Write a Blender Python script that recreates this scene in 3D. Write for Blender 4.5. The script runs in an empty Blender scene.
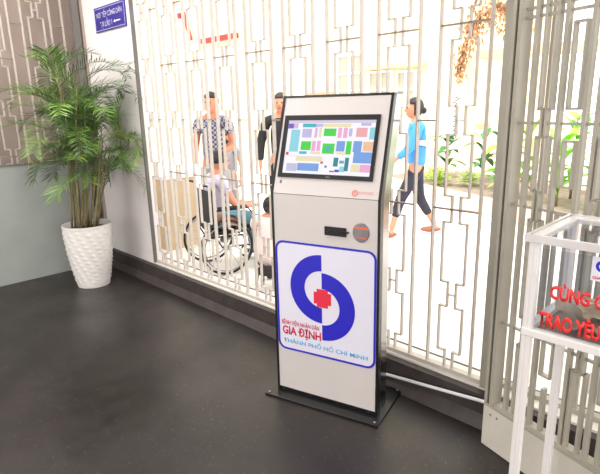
import bpy, bmesh, math, random
from mathutils import Vector, Matrix, Euler
random.seed(7)
S = bpy.context.scene
C = S.collection
PI = math.pi

# ------------------------------------------------------------------ camera
def make_camera():
    pitch = math.radians(14.359); roll = math.radians(1.362); view = math.radians(135.44)
    F = Vector((math.cos(view), math.sin(view), 0)); R = Vector((math.sin(view), -math.cos(view), 0)); U = Vector((0, 0, 1))
    up = F * math.sin(pitch) + U * math.cos(pitch)
    fwd = F * math.cos(pitch) - U * math.sin(pitch)
    a = R * math.cos(roll) - up * math.sin(roll)
    b = R * math.sin(roll) + up * math.cos(roll)
    cd = bpy.data.cameras.new('camera'); co = bpy.data.objects.new('camera', cd); C.objects.link(co)
    cd.sensor_fit = 'HORIZONTAL'; cd.sensor_width = 36; cd.lens = 510.7 / 600 * 36
    m = Matrix((a, b, -fwd)).transposed().to_4x4(); m.translation = Vector((0, 0, 1.5))
    co.matrix_world = m
    cd.clip_start = .05; cd.clip_end = 300
    S.camera = co
make_camera()

# ------------------------------------------------------------------ world, sun, unseen fill lights, exposure
W = bpy.data.worlds.new('world'); S.world = W; W.use_nodes = True
bg = W.node_tree.nodes['Background']; bg.inputs[0].default_value = (1.0, .985, .96, 1); bg.inputs[1].default_value = 3.0
sd = bpy.data.lights.new('sun', 'SUN'); sd.energy = 2.5; sd.angle = math.radians(2); sd.color = (1, .96, .9)
so = bpy.data.objects.new('sun', sd); C.objects.link(so); so.rotation_euler = (math.radians(24), 0, math.radians(20)); so.location = (0, 0, 8)
def area(name, loc, rot, sx, sy, e, col=(1, .985, .96)):
    d = bpy.data.lights.new(name, 'AREA'); d.shape = 'RECTANGLE'; d.size = sx; d.size_y = sy; d.energy = e; d.color = col
    o = bpy.data.objects.new(name, d); C.objects.link(o); o.location = loc; o.rotation_euler = rot
    return o
area('ceiling_fill', (-3.5, .5, 3.25), (0, 0, 0), 2.4, 1.6, 110)  # unseen overhead fill, added to brighten the white wall and palm
area('east_fill', (2.8, -1.4, 1.7), (0, math.radians(90), 0), 2.8, 4.5, 170)  # added fill for partition and kiosk side; the east wall has no window
area('south_fill', (-3.2, -4.6, 1.7), (math.radians(90), 0, 0), 3.6, 2.8, 110)  # added fill behind the camera; the south wall has no doorway
vs = S.view_settings
vs.view_transform = 'Standard'; vs.look = 'None'; vs.gamma = 1; vs.use_curve_mapping = False; vs.exposure = 0.0

# ------------------------------------------------------------------ materials
def srgb(r, g, b):
    f = lambda c: (c / 255 / 12.92) if c / 255 <= .04045 else ((c / 255 + .055) / 1.055) ** 2.4
    return (f(r), f(g), f(b), 1)
def mat(name, col, rough=.6, metal=0, noise=0, nscale=8, bump=0, spec=.5, emit=0, col2=None, trans=0, alpha=1, coat=0, bscale=None):
    m = bpy.data.materials.new(name); m.use_nodes = True
    nt = m.node_tree; p = nt.nodes['Principled BSDF']
    c = srgb(*col)
    p.inputs['Base Color'].default_value = c
    p.inputs['Roughness'].default_value = rough; p.inputs['Metallic'].default_value = metal
    p.inputs['Specular IOR Level'].default_value = spec
    if coat: p.inputs['Coat Weight'].default_value = coat; p.inputs['Coat Roughness'].default_value = .05
    if trans: p.inputs['Transmission Weight'].default_value = trans
    if alpha < 1: p.inputs['Alpha'].default_value = alpha
    tc = nt.nodes.new('ShaderNodeTexCoord')
    nz = nt.nodes.new('ShaderNodeTexNoise'); nz.inputs['Scale'].default_value = nscale; nz.inputs['Detail'].default_value = 6
    nt.links.new(tc.outputs['Object'], nz.inputs['Vector'])
    cr = nt.nodes.new('ShaderNodeValToRGB')
    k = noise if noise else .03
    if col2:
        cr.color_ramp.elements[0].color = c; cr.color_ramp.elements[1].color = srgb(*col2)
        cr.color_ramp.elements[0].position = .35; cr.color_ramp.elements[1].position = .65
    else:
        cr.color_ramp.elements[0].color = tuple(x * (1 - k) for x in c[:3]) + (1,)
        cr.color_ramp.elements[1].color = tuple(min(1, x * (1 + k)) for x in c[:3]) + (1,)
        cr.color_ramp.elements[0].position = .3; cr.color_ramp.elements[1].position = .7
    nt.links.new(nz.outputs['Fac'], cr.inputs['Fac'])
    nt.links.new(cr.outputs['Color'], p.inputs['Base Color'])
    if emit:
        p.inputs['Emission Strength'].default_value = emit
        nt.links.new(cr.outputs['Color'], p.inputs['Emission Color'])
    if bump:
        n2 = nt.nodes.new('ShaderNodeTexNoise'); n2.inputs['Scale'].default_value = bscale or nscale * 6; n2.inputs['Detail'].default_value = 5
        nt.links.new(tc.outputs['Object'], n2.inputs['Vector'])
        bp = nt.nodes.new('ShaderNodeBump'); bp.inputs['Strength'].default_value = bump; bp.inputs['Distance'].default_value = .01
        nt.links.new(n2.outputs['Fac'], bp.inputs['Height']); nt.links.new(bp.outputs['Normal'], p.inputs['Normal'])
    return m

def floor_mat():
    m = mat('dark_epoxy_floor', (34, 29, 28), .34, col2=(46, 40, 38), nscale=3, bump=.06, bscale=30, spec=.45)
    nt = m.node_tree; p = nt.nodes['Principled BSDF']
    tc = nt.nodes['Texture Coordinate']
    n = nt.nodes.new('ShaderNodeTexNoise'); n.inputs['Scale'].default_value = 1.6; n.inputs['Detail'].default_value = 9; n.inputs['Roughness'].default_value = .7
    nt.links.new(tc.outputs['Object'], n.inputs['Vector'])
    r = nt.nodes.new('ShaderNodeMapRange'); r.inputs['To Min'].default_value = .24; r.inputs['To Max'].default_value = .5
    r.inputs['From Min'].default_value = .3; r.inputs['From Max'].default_value = .7
    nt.links.new(n.outputs['Fac'], r.inputs['Value']); nt.links.new(r.outputs['Result'], p.inputs['Roughness'])
    # pale scuffs and specks
    n3 = nt.nodes.new('ShaderNodeTexNoise'); n3.inputs['Scale'].default_value = 55; n3.inputs['Detail'].default_value = 8
    nt.links.new(tc.outputs['Object'], n3.inputs['Vector'])
    r3 = nt.nodes.new('ShaderNodeMapRange'); r3.inputs['From Min'].default_value = .62; r3.inputs['From Max'].default_value = .8; r3.inputs['To Max'].default_value = .35
    nt.links.new(n3.outputs['Fac'], r3.inputs['Value'])
    mx = nt.nodes.new('ShaderNodeMix'); mx.data_type = 'RGBA'; mx.inputs['B'].default_value = srgb(150, 142, 140)
    old = p.inputs['Base Color'].links[0].from_socket
    nt.links.new(r3.outputs['Result'], mx.inputs['Factor']); nt.links.new(old, mx.inputs['A']); nt.links.new(mx.outputs['Result'], p.inputs['Base Color'])
    return m

M = dict(
    floor=floor_mat(),
    curb=mat('dark_curb_paint', (64, 56, 55), .55, noise=.22, nscale=14, bump=.15),
    wall=mat('white_wall_paint', (236, 229, 228), .7, noise=.02, nscale=2),
    ceiling=mat('ceiling_paint', (235, 232, 228), .8),
    brown=mat('taupe_back_wall', (170, 154, 146), .75, noise=.06, nscale=2),
    board=mat('grey_partition_board', (158, 163, 158), .55, noise=.05, nscale=5),
    concrete=mat('pale_concrete', (232, 228, 220), .8, noise=.05, nscale=1.5, bump=.1),
    ground=mat('bleached_concrete_ground', (238, 234, 228), .85, noise=.03, nscale=1),
    grille=mat('cream_grille_paint', (198, 191, 183), .45, noise=.06, nscale=20),
    dustygrille=mat('dusty_beige_grille_paint', (196, 184, 174), .6, noise=.08, nscale=15),
    darkframe=mat('grey_frame_paint', (112, 108, 104), .5, noise=.05),
    gate=mat('beige_gate_paint', (168, 163, 150), .4, noise=.07, nscale=9),
    kiosk_black=mat('black_kiosk_metal', (20, 20, 21), .3),
    kiosk_side=mat('polished_dark_side', (150, 150, 150), .16, metal=1, noise=.02),
    kiosk_white=mat('warm_white_kiosk_panel', (208, 201, 199), .42, noise=.01),
    decal=mat('white_vinyl_decal', (226, 224, 238), .35, noise=.005),
    blue=mat('royal_blue_print', (42, 38, 190), .35, noise=.02),
    red=mat('red_print', (226, 48, 72), .4, noise=.02),
    darkred=mat('crimson_print', (205, 40, 75), .4, noise=.02),
    skyblue=mat('sky_blue_print', (60, 170, 225), .4, noise=.02),
    bezel=mat('black_screen_bezel', (26, 27, 29), .28),
    steel=mat('brushed_steel', (150, 148, 150), .3, metal=1, noise=.05),
    orangereflect=mat('painted_orange_reflection', (225, 110, 70), .3, noise=.05),  # reflection in the steel chute, put in as plain orange colour
    signblue=mat('navy_sign_enamel', (52, 46, 140), .35, noise=.03),
    signwhite=mat('pale_sign_lettering', (205, 200, 228), .4),
    pot=mat('white_glazed_pot', (238, 234, 230), .35, noise=.02),
    soil=mat('brown_potting_soil', (84, 60, 50), .95, noise=.3, nscale=40, bump=.5),
    cane=mat('olive_palm_cane', (104, 108, 66), .6, col2=(158, 140, 108), nscale=9),
    alu=mat('white_aluminium', (232, 228, 226), .3, noise=.02),
    alug=mat('silver_aluminium', (214, 210, 210), .3, metal=.25, noise=.03),
    cable=mat('white_conduit', (236, 238, 242), .4),
    cream=mat('cream_facade', (232, 216, 178), .8, noise=.03, nscale=1),
    winglass=mat('grey_window_glass', (165, 160, 142), .3, noise=.08, nscale=2),
    winframe=mat('white_window_frame', (240, 238, 228), .6),
    baluster=mat('brown_balusters', (170, 140, 110), .6),
    yellow=mat('yellow_ledge_paint', (238, 220, 150), .6),
    redpipe=mat('red_pipe_paint', (176, 26, 22), .5),
    bark=mat('brown_bark', (150, 118, 92), .9, noise=.25, nscale=12, bump=.6),
    dryleaf=mat('dry_tan_leaf', (196, 150, 112), .7, noise=.3, nscale=6),
    kerb=mat('pinkish_planter_kerb', (222, 192, 176), .8, noise=.08, nscale=4),
    earth=mat('garden_earth', (150, 135, 120), .95, noise=.2, nscale=10),
    leafy=mat('lime_shrub_leaf', (170, 200, 92), .6, noise=.15, nscale=5),
    leafd=mat('deep_green_leaf', (62, 130, 66), .5, noise=.2, nscale=5),
    leafb=mat('bright_green_leaf', (140, 205, 70), .5, noise=.15, nscale=5),
    flower=mat('orange_flower', (235, 130, 60), .6),
    skin=mat('tan_skin', (205, 140, 110), .55, noise=.03),
    hair=mat('black_hair', (34, 28, 28), .55, noise=.2, nscale=40),
    lip=mat('lip_skin', (160, 80, 75), .5),
    eye=mat('dark_eye', (25, 20, 20), .2),
    shirtblue=mat('bright_blue_shirt', (70, 150, 222), .8, noise=.08, nscale=6),
    stripew=mat('white_pink_stripe', (238, 215, 228), .8),
    leggings=mat('navy_leggings', (44, 42, 58), .8, noise=.1),
    greytrouser=mat('grey_trousers', (160, 160, 170), .8),
    lavender=mat('lavender_shirt', (196, 192, 216), .8, noise=.06),
    teal=mat('teal_trousers', (88, 132, 150), .8, noise=.08),
    palepink=mat('pale_pink_clothes', (240, 222, 218), .8, noise=.03),
    blackcloth=mat('black_cloth', (38, 38, 42), .8, noise=.1),
    orangecloth=mat('orange_top', (224, 130, 84), .8, noise=.05),
    shoe=mat('brown_sandal', (150, 88, 66), .6),
    rubber=mat('black_rubber', (30, 30, 32), .6),
    paper=mat('banknote_paper', (176, 160, 140), .7, col2=(120, 112, 100), nscale=9),
    paper2=mat('cream_banknote', (214, 190, 160), .7, col2=(160, 140, 116), nscale=12),
    darkbox=mat('grey_box_card', (112, 106, 102), .7, noise=.1),
    crossrod=mat('rusty_brown_rod', (150, 134, 122), .6, noise=.1, nscale=20),
    sheet=mat('pale_beige_sheet', (206, 200, 188), .4, noise=.06, nscale=6),
    tanpanel=mat('tan_box_floor', (150, 134, 120), .6, noise=.08),
    tanwall=mat('tan_low_wall_paint', (196, 172, 140), .8, noise=.08, nscale=3),
    blackwrite=mat('black_banner_paint', (45, 40, 55), .6),
    roofbrown=mat('brown_canopy_edge', (205, 180, 162), .7),
    orangesign=mat('peach_sign_paint', (238, 178, 140), .6),
)
def glass_mat():
    m = bpy.data.materials.new('clear_box_glass'); m.use_nodes = True
    nt = m.node_tree; nt.nodes.remove(nt.nodes['Principled BSDF'])
    out = nt.nodes['Material Output']; t = nt.nodes.new('ShaderNodeBsdfTransparent'); t.inputs[0].default_value = (.9, .91, .93, 1)
    g = nt.nodes.new('ShaderNodeBsdfGlossy'); g.inputs['Roughness'].default_value = .03
    mx = nt.nodes.new('ShaderNodeMixShader'); mx.inputs[0].default_value = .05
    nt.links.new(t.outputs[0], mx.inputs[1]); nt.links.new(g.outputs[0], mx.inputs[2]); nt.links.new(mx.outputs[0], out.inputs[0])
    return m
M['glass'] = glass_mat()
def check_mat():
    m = mat('navy_grey_checked_shirt', (70, 74, 96), .8)
    nt = m.node_tree; p = nt.nodes['Principled BSDF']
    ck = nt.nodes.new('ShaderNodeTexChecker'); ck.inputs['Scale'].default_value = 38
    ck.inputs['Color1'].default_value = srgb(66, 70, 92); ck.inputs['Color2'].default_value = srgb(168, 168, 188)
    nt.links.new(nt.nodes['Texture Coordinate'].outputs['Object'], ck.inputs['Vector']); nt.links.new(ck.outputs['Color'], p.inputs['Base Color'])
    return m
M['check'] = check_mat()
def leaf_mat():
    m = mat('palm_leaf_green', (72, 112, 44), .5, col2=(128, 164, 70), nscale=7)
    m.node_tree.nodes['Principled BSDF'].inputs['Subsurface Weight'].default_value = 0
    return m
M['palm'] = leaf_mat()
M['palmy'] = mat('yellow_palm_leaf', (176, 190, 60), .5, col2=(205, 205, 90), nscale=7)
M['palmd'] = mat('dark_palm_leaf', (52, 78, 46), .5, col2=(84, 112, 62), nscale=7)

# ------------------------------------------------------------------ helpers
class MB:
    def __init__(s): s.v = []; s.f = []; s.mi = []; s.cur = 0
    def box(s, x0, y0, z0, x1, y1, z1, T=None):
        b = len(s.v)
        for z in (z0, z1):
            for x, y in ((x0, y0), (x1, y0), (x1, y1), (x0, y1)):
                p = Vector((x, y, z)); s.v.append(T @ p if T else p)
        for f in ((0, 3, 2, 1), (4, 5, 6, 7), (0, 1, 5, 4), (1, 2, 6, 5), (2, 3, 7, 6), (3, 0, 4, 7)):
            s.f.append([b + i for i in f]); s.mi.append(s.cur)
    def tube(s, pts, r, n=8, cap=True, T=None):
        pts = [Vector(p) for p in pts]; rs = r if isinstance(r, (list, tuple)) else [r] * len(pts)
        b = len(s.v); up = None
        for i, p in enumerate(pts):
            d = (pts[min(i + 1, len(pts) - 1)] - pts[max(i - 1, 0)]).normalized()
            if up is None: up = Vector((0, 0, 1)) if abs(d.z) < .9 else Vector((1, 0, 0))
            a = d.cross(up).normalized(); c = a.cross(d).normalized(); up = c
            for k in range(n):
                t = 2 * PI * k / n; q = p + (a * math.cos(t) + c * math.sin(t)) * rs[i]
                s.v.append(T @ q if T else q)
        for i in range(len(pts) - 1):
            for k in range(n):
                s.f.append([b + i * n + k, b + i * n + (k + 1) % n, b + (i + 1) * n + (k + 1) % n, b + (i + 1) * n + k]); s.mi.append(s.cur)
        if cap:
            s.f.append([b + k for k in range(n)][::-1]); s.mi.append(s.cur)
            e = b + (len(pts) - 1) * n; s.f.append([e + k for k in range(n)]); s.mi.append(s.cur)
    def lathe(s, prof, n=32, c=(0, 0, 0), cap=True, T=None):
        b = len(s.v)
        for r, z in prof:
            for k in range(n):
                t = 2 * PI * k / n; q = Vector((c[0] + r * math.cos(t), c[1] + r * math.sin(t), c[2] + z)); s.v.append(T @ q if T else q)
        for i in range(len(prof) - 1):
            for k in range(n):
                s.f.append([b + i * n + k, b + i * n + (k + 1) % n, b + (i + 1) * n + (k + 1) % n, b + (i + 1) * n + k]); s.mi.append(s.cur)
        if cap:
            s.f.append([b + k for k in range(n)][::-1]); s.mi.append(s.cur)
            e = b + (len(prof) - 1) * n; s.f.append([e + k for k in range(n)]); s.mi.append(s.cur)
    def prism(s, poly, y0, y1, T=None):           # poly in xz plane (CCW seen from -y), extruded along y
        b = len(s.v); n = len(poly)
        for y in (y0, y1):
            for x, z in poly:
                q = Vector((x, y, z)); s.v.append(T @ q if T else q)
        s.f.append([b + i for i in range(n)]); s.mi.append(s.cur)
        s.f.append([b + n + i for i in range(n)][::-1]); s.mi.append(s.cur)
        for i in range(n):
            j = (i + 1) % n; s.f.append([b + i, b + n + i, b + n + j, b + j]); s.mi.append(s.cur)
    def quadstrip(s, A, B):
        b = len(s.v); n = len(A); s.v += [Vector(p) for p in A] + [Vector(p) for p in B]
        for i in range(n - 1): s.f.append([b + i, b + i + 1, b + n + i + 1, b + n + i]); s.mi.append(s.cur)
    def ball(s, c, rx, ry, rz, n=12, m=8, T=None):
        prof = []
        b = len(s.v)
        for i in range(1, m):
            a = PI * i / m - PI / 2
            for k in range(n):
                t = 2 * PI * k / n
                q = Vector((c[0] + rx * math.cos(a) * math.cos(t), c[1] + ry * math.cos(a) * math.sin(t), c[2] + rz * math.sin(a))); s.v.append(T @ q if T else q)
        lo = Vector((c[0], c[1], c[2] - rz)); hi = Vector((c[0], c[1], c[2] + rz))
        s.v.append(T @ lo if T else lo); s.v.append(T @ hi if T else hi); L = len(s.v) - 2; H = L + 1
        for i in range(m - 2):
            for k in range(n):
                s.f.append([b + i * n + k, b + i * n + (k + 1) % n, b + (i + 1) * n + (k + 1) % n, b + (i + 1) * n + k]); s.mi.append(s.cur)
        for k in range(n):
            s.f.append([L, b + (k + 1) % n, b + k]); s.mi.append(s.cur)
            e = b + (m - 2) * n; s.f.append([e + k, e + (k + 1) % n, H]); s.mi.append(s.cur)
    def build(s, name, mats, parent=None, smooth=False, bevel=0, loc=None):
        me = bpy.data.meshes.new(name); me.from_pydata([tuple(v) for v in s.v], [], s.f)
        if not isinstance(mats, (list, tuple)): mats = [mats]
        for m in mats: me.materials.append(m)
        me.polygons.foreach_set('material_index', s.mi)
        if smooth: me.polygons.foreach_set('use_smooth', [True] * len(me.polygons))
        me.update()
        o = bpy.data.objects.new(name, me); C.objects.link(o)
        if parent: o.parent = parent
        if loc: o.location = loc
        if bevel:
            b = o.modifiers.new('bevel', 'BEVEL'); b.width = bevel; b.segments = 2; b.limit_method = 'ANGLE'
        return o
def tag(o, label=None, cat=None, group=None, kind=None):
    if label: o['label'] = label
    if cat: o['category'] = cat
    if group: o['group'] = group
    if kind: o['kind'] = kind
    return o
def thing(name, label, cat, loc=(0, 0, 0), rz=0, group=None):
    o = bpy.data.objects.new(name, None); C.objects.link(o); o.location = loc; o.rotation_euler = (0, 0, rz); o.empty_display_size = .1
    return tag(o, label, cat, group)
def struct(name, mb, m, **k):
    return tag(mb.build(name, m, **k), kind='structure')
def bx(*a):
    m = MB(); m.box(*a); return m
def text_mesh(name, body, x0, z0, x1, cap, y, m, parent, T=None, bold=0.0, depth=.0008):
    """Lettering as a mesh: baseline z0, from x0 to x1, capital height cap, standing in the xz plane, facing -y."""
    cu = bpy.data.curves.new(name, 'FONT'); cu.body = body; cu.size = 1; cu.offset = bold; cu.extrude = 0; cu.resolution_u = 3
    to = bpy.data.objects.new(name, cu); C.objects.link(to)
    bpy.context.view_layer.update()
    dg = bpy.context.evaluated_depsgraph_get()
    me = bpy.data.meshes.new_from_object(to.evaluated_get(dg))
    bpy.data.objects.remove(to)
    xs = [v.co.x for v in me.vertices]; a, b = min(xs), max(xs)
    sx = (x1 - x0) / (b - a); sz = cap / .72
    for v in me.vertices:
        q = Vector((x0 + (v.co.x - a) * sx, y, z0 + v.co.y * sz)); v.co = T @ q if T else q
    me.materials.clear(); me.materials.append(m); me.name = name
    o = bpy.data.objects.new(name, me); C.objects.link(o)
    if parent: o.parent = parent
    sol = o.modifiers.new('thickness', 'SOLIDIFY'); sol.thickness = depth; sol.offset = 0
    return o

# ------------------------------------------------------------------ setting
GZ = 0.0
YG = 2.20                      # plane of the grille
struct('floor', bx(-6.2, -5, -.1, 3.2, 2.3, 0), M['floor'])
struct('ground', bx(-40, 2.34, -.1, 30, 60, GZ), M['ground'])
cb = MB(); cb.box(-4.97, 2.12, 0, 3.0, 2.34, .15)
cb.prism([(2.07, 0.0), (2.12, 0), (2.12, .05)], -4.97, 3.0, T=Matrix(((0, 1, 0, 0), (1, 0, 0, 0), (0, 0, 1, 0), (0, 0, 0, 1))))
struct('trim_1', cb, M['curb'])
struct('trim_2', bx(-4.085, 2.165, .15, 3.0, 2.30, .162), M['concrete'])
struct('wall_north', bx(-4.97, 2.165, .15, -4.085, 2.25, 3.3), M['wall'])
struct('wall_lintel', bx(-4.085, 2.165, 2.75, 3.0, 2.36, 3.3), M['wall'])
struct('ceiling', bx(-6.2, -5, 3.3, 3.2, 2.9, 3.4), M['ceiling'])
struct('wall_west', bx(-5.35, -5, 0, -5.2, 2.36, 3.3), M['brown'])
struct('wall_west_return', bx(-5.2, 2.14, 0, -4.97, 2.36, 3.3), M['brown'])
struct('wall_south', bx(-5.35, -5.15, 0, 3.15, -5, 3.3), M['wall'])
struct('wall_east', bx(3.0, -5, 0, 3.15, 2.36, 3.3), M['wall'])
fr = MB(); fr.box(-4.995, 2.06, 1.0, -4.955, 2.118, 3.3)
tag(fr.build('trim_3', M['darkframe']), kind='structure')
tag(bx(-4.084, 2.16, .163, -4.070, 2.19, 2.75).build('trim_4', M['darkframe']), kind='structure')

# grey partition board under the brown grille
pt = thing('partition_board', 'plain grey-green waist-high board standing behind the palm pot', 'partition', (-4.99, 0, 0))
bx(-.02, -3.0, .0, .02, 2.05, 1.05).build('panel', M['board'], pt)
bx(-.026, -3.0, 1.05, .026, 2.05, 1.062).build('top_edge', M['darkframe'], pt)

# ------------------------------------------------------------------ grilles
ROWS = [2.25, 1.835, 1.42, 1.005, .575]
def rod(mb, pts, w, d, y):
    """square rod through (x,z) points"""
    for (xa, za), (xb, zb) in zip(pts, pts[1:]):
        if abs(xa - xb) < 1e-6: mb.box(xa - w / 2, y - d / 2, min(za, zb) - w / 2, xa + w / 2, y + d / 2, max(za, zb) + w / 2)
        else: mb.box(min(xa, xb), y - d / 2, za - w / 2, max(xa, xb), y + d / 2, za + w / 2)
def fret(mb, cx, zlo, zhi, rows, w, d, wide=.062, nar=.022, hh=.064, half=.12, first_full=1):
    for s in (-1, 1):
        pts = [(cx + s * nar, zlo), (cx + s * nar, rows[-1] - .30 if rows[-1] - .30 > zlo else zlo + .04)]
        pts = [(cx + s * nar, zlo)]
        z = zlo + .11; pts += [(cx + s * nar, z), (cx + s * wide, z)]
        for r in sorted(rows):
            if r + hh > zhi: break
            pts += [(cx + s * wide, r - hh), (cx + s * nar, r - hh), (cx + s * nar, r + hh), (cx + s * wide, r + hh)]
        pts.append((cx + s * wide, zhi)); rod(mb, pts, w, d, 0)
    for i, r in enumerate(sorted(rows)):
        full = (i % 2 == 1)
        if not full: mb.box(cx - nar, -d * .35, r - w / 2, cx + nar, d * .35, r + w / 2)
def lattice(root, x0, x1, zlo, zhi, m, cx0, pitch, w=.0065, d=.026, rows=ROWS, stock=None, frets=True):
    mb = MB(); mb.box(x0, -.02, zlo, x1, .02, zlo + .022); mb.build('bottom_rail', m, root)
    mb = MB(); mb.box(x0, -.02, zhi - .03, x1, .02, zhi); mb.build('top_rail', m, root)
    k = 0
    while True:
        c = cx0 - pitch * k
        k += 1
        if c + .13 < x0: break
        if c - .06 > x1: continue
        for s in (-1, 1):
            x = c + s * .12
            if x0 < x < x1: bx(x - w / 2, -d / 2, zlo, x + w / 2, d / 2, zhi).build('bar', m, root)
        if frets and c - .065 > x0 and c + .065 < x1:
            f = MB(); fret(f, c, zlo, zhi, rows, w * .9, d * .8); f.build('fretwork', m, root)
        if frets and c - .12 > x0:
            for r in sorted(rows)[1::2]: bx(c - .12, -d * .4, r - w / 2, min(x1, c + .12), d * .4, r + w / 2).build('crossbar', M['crossrod'], root)
        if c - .228 > x0:
            for r in (1.42, 2.25): bx(c - .228, -d * .35, r - w / 2, c - .12, d * .35, r + w / 2).build('crossbar', M['crossrod'], root)
g1 = thing('security_grille', 'long cream metal grille of stepped bars between white wall and gate post', 'grille', (0, YG, 0))
lattice(g1, -4.066, -.98, .162, 2.75, M['grille'], -1.172, .348)
g2 = thing('security_grille', 'brownish dusty grille above the grey partition board', 'grille', (-5.06, 0, 0), -PI / 2)
# local x runs towards -Y world
lattice(g2, -2.05, 3.0, .3, 3.25, M['dustygrille'], 2.75, .348, w=.011, d=.03, rows=[r + .12 for r in ROWS])
g3 = thing('security_grille', 'fixed rear grille behind the beige swing gate and donation box', 'grille', (0, YG + .05, 0))
lattice(g3, -.91, 1.0, .162, 2.75, M['gate'], .80, .50, w=.012, d=.022, frets=False)
po = thing('gate_post', 'upright beige steel post at the end of the cream grille', 'post', (-.945, YG - .01, 0))
m_ = MB(); m_.box(-.035, -.03, .163, .005, .03, 2.75); m_.build('channel', M['gate'], po)
m_ = MB(); m_.box(.005, -.012, .163, .02, .03, 2.75); m_.build('rebate', M['darkframe'], po)
m_ = MB(); m_.box(.02, -.03, .163, .032, .03, 2.75); m_.build('flange', M['gate'], po)

# swing gate leaf
gr = thing('swing_gate', 'open beige metal gate leaf with solid sheet foot beside the glass box', 'gate', (-.871, 1.98, 0), math.atan2(-.048, .154))
LW = .56
bx(0, 0, .004, LW, .012, .20).build('kick_sheet', M['sheet'], gr)
m_ = MB(); m_.box(0, .012, .004, LW, .06, .02); m_.box(0, .0, .2, LW, .06, .212); m_.build('ledge', M['gate'], gr)
for x, w in ((0, .014), (.026, .016)):
    bx(x, .0, .212, x + w, .058, 2.6).build('stile', M['gate'], gr)
bx(.014, .03, .212, .026, .058, 2.6).build('stile_web', M['darkframe'], gr)
bx(.042, .01, 2.57, LW, .05, 2.6).build('rail', M['gate'], gr); bx(.042, .01, .212, LW, .05, .222).build('rail', M['gate'], gr)
for u in (.095, .214, .310, .355, .455, .54):
    bx(u - .007, .012, .222, u + .007, .034, 2.57).build('bar', M['gate'], gr)
for k, u in enumerate((.155, .263, .398, .50)):
    f = MB(); w = .009
    if k % 2 == 0:
        for s in (-1, 1):
            a, b = u + s * .024, u + s * .010
            rod(f, [(a, .222), (a, .54), (b, .54), (b, .66), (a, .66), (a, 1.06), (b, 1.06), (b, 1.17), (a, 1.17), (a, 1.37), (b, 1.37), (b, 1.47), (a, 1.47), (a, 2.57)], w, .024, .026)
    else:
        rod(f, [(u, .222), (u, .40)], .012, .024, .026)
        for za, zb in ((.46, 1.10), (1.20, 1.36), (1.47, 1.75), (1.84, 2.5)):
            for s in (-1, 1): rod(f, [(u + s * .022, za), (u + s * .022, zb)], w * .8, .022, .026)
            for z in (za, zb): f.box(u - .022, .015, z - .004, u + .022, .037, z + .004)
    f.build('fretwork', M['gate'], gr)
for z in (1.82, 1.79, 1.42, 1.105, .60): bx(.042, .022, z - .005, LW, .034, z + .005).build('crossbar', M['gate'], gr)
m_ = MB()
for x in (.04, .075): m_.ball((x, -.002, .17), .005, .003, .005)
m_.build('rivet', M['steel'], gr, smooth=True)

# white conduit along the curb
cd = MB(); cd.tube([(-1.72, 2.095, .045), (-1.49, 2.10, .062), (-1.2, 2.10, .098), (-.93, 2.10, .132), (-.80, 2.10, .15)], .0085, 8)
tag(cd.build('cable_conduit', M['cable'], smooth=True), 'thin white cable conduit fixed along the dark curb behind the kiosk', 'conduit')

# ------------------------------------------------------------------ wall sign
sg = thing('wall_sign', 'navy blue sign with white lettering and left arrow on the white wall', 'sign', (-4.71, 2.158, 2.17))
m_ = MB(); m_.box(0, -.006, 0, .565, .006, .20); m_.build('plate', M['signblue'], sg)
m_ = MB()
for a in ((.008, .184, .557, .188), (.008, .010, .557, .014), (.006, .010, .010, .188), (.555, .010, .559, .188)): m_.box(a[0], -.0075, a[1], a[2], -.006, a[3])
m_.build('border', M['signwhite'], sg)
text_mesh('lettering', 'NƠI TIẾP CÔNG DÂN', .045, .112, .52, .042, -.0078, M['signwhite'], sg, bold=.012)
text_mesh('lettering', 'TẠI LẦU 1', .10, .035, .33, .045, -.0078, M['signwhite'], sg, bold=.012)
m_ = MB(); m_.prism([(.355, .057), (.385, .044), (.385, .053), (.48, .053), (.48, .062), (.385, .062), (.385, .070)], -.0082, -.0066)
m_.build('arrow', M['cable'], sg)

# ------------------------------------------------------------------ kiosk
K = thing('information_kiosk', 'tall white touchscreen kiosk with black edges and blue ring emblem', 'kiosk', (-1.871, 1.667, 0), math.radians(15.52))
m_ = MB(); m_.box(-.05, -.08, .0, .592, .285, .012); m_.build('base_plate', M['kiosk_black'], K, bevel=.002)
for x, y in ((-.03, -.062), (.572, -.062), (-.03, .265), (.572, .265)):
    m_ = MB(); m_.lathe([(.007, 0), (.007, .004), (.004, .006)], 12, (x, y, .012)); m_.build('bolt', M['steel'], K)
prof = [(.0, .012), (.0, 1.088), (.15, 1.545), (.262, 1.545), (.262, 1.50), (.118, 1.06), (.118, .012)]     # (y, z)
TY = Matrix(((0, 1, 0, 0), (1, 0, 0, 0), (0, 0, 1, 0), (0, 0, 0, 1)))
m_ = MB(); m_.prism(prof, .0, .55, T=TY); m_.build('housing', M['kiosk_black'], K)
m_ = MB()
edge = [(-.006, .012), (-.006, 1.087), (.143, 1.551), (.176, 1.551), (.030, 1.09), (.030, .012)]
for a, b in ((-.013, 0), (.55, .563)): m_.prism(edge, a, b, T=TY)
T2 = Matrix.Translation((0, 0, 1.088)) @ Matrix.Rotation(-math.atan2(.15, .457), 4, 'X')    # the leaning upper face
m_.box(-.013, -.006, .474, .563, .02, .485, T=T2)
m_.box(-.011, .148, 1.545, .561, .262, 1.551)
m_.build('edge_trim', M['kiosk_black'], K)
for a, b in ((-.009, 0), (.55, .559)):
    m_ = MB(); m_.prism([(.030, .012), (.030, 1.09), (.176, 1.548), (.26, 1.548), (.258, 1.50), (.116, 1.06), (.116, .012)], a, b, T=TY); m_.build('side_panel', M['kiosk_side'], K)
m_ = MB(); m_.box(.0, -.004, .03, .55, .0, 1.0865); m_.build('front_panel', M['kiosk_white'], K)
m_ = MB(); m_.box(-.004, -.004, .0005, .55, .0, .474, T=T2); m_.build('upper_panel', M['kiosk_white'], K)
m_ = MB()
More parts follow.
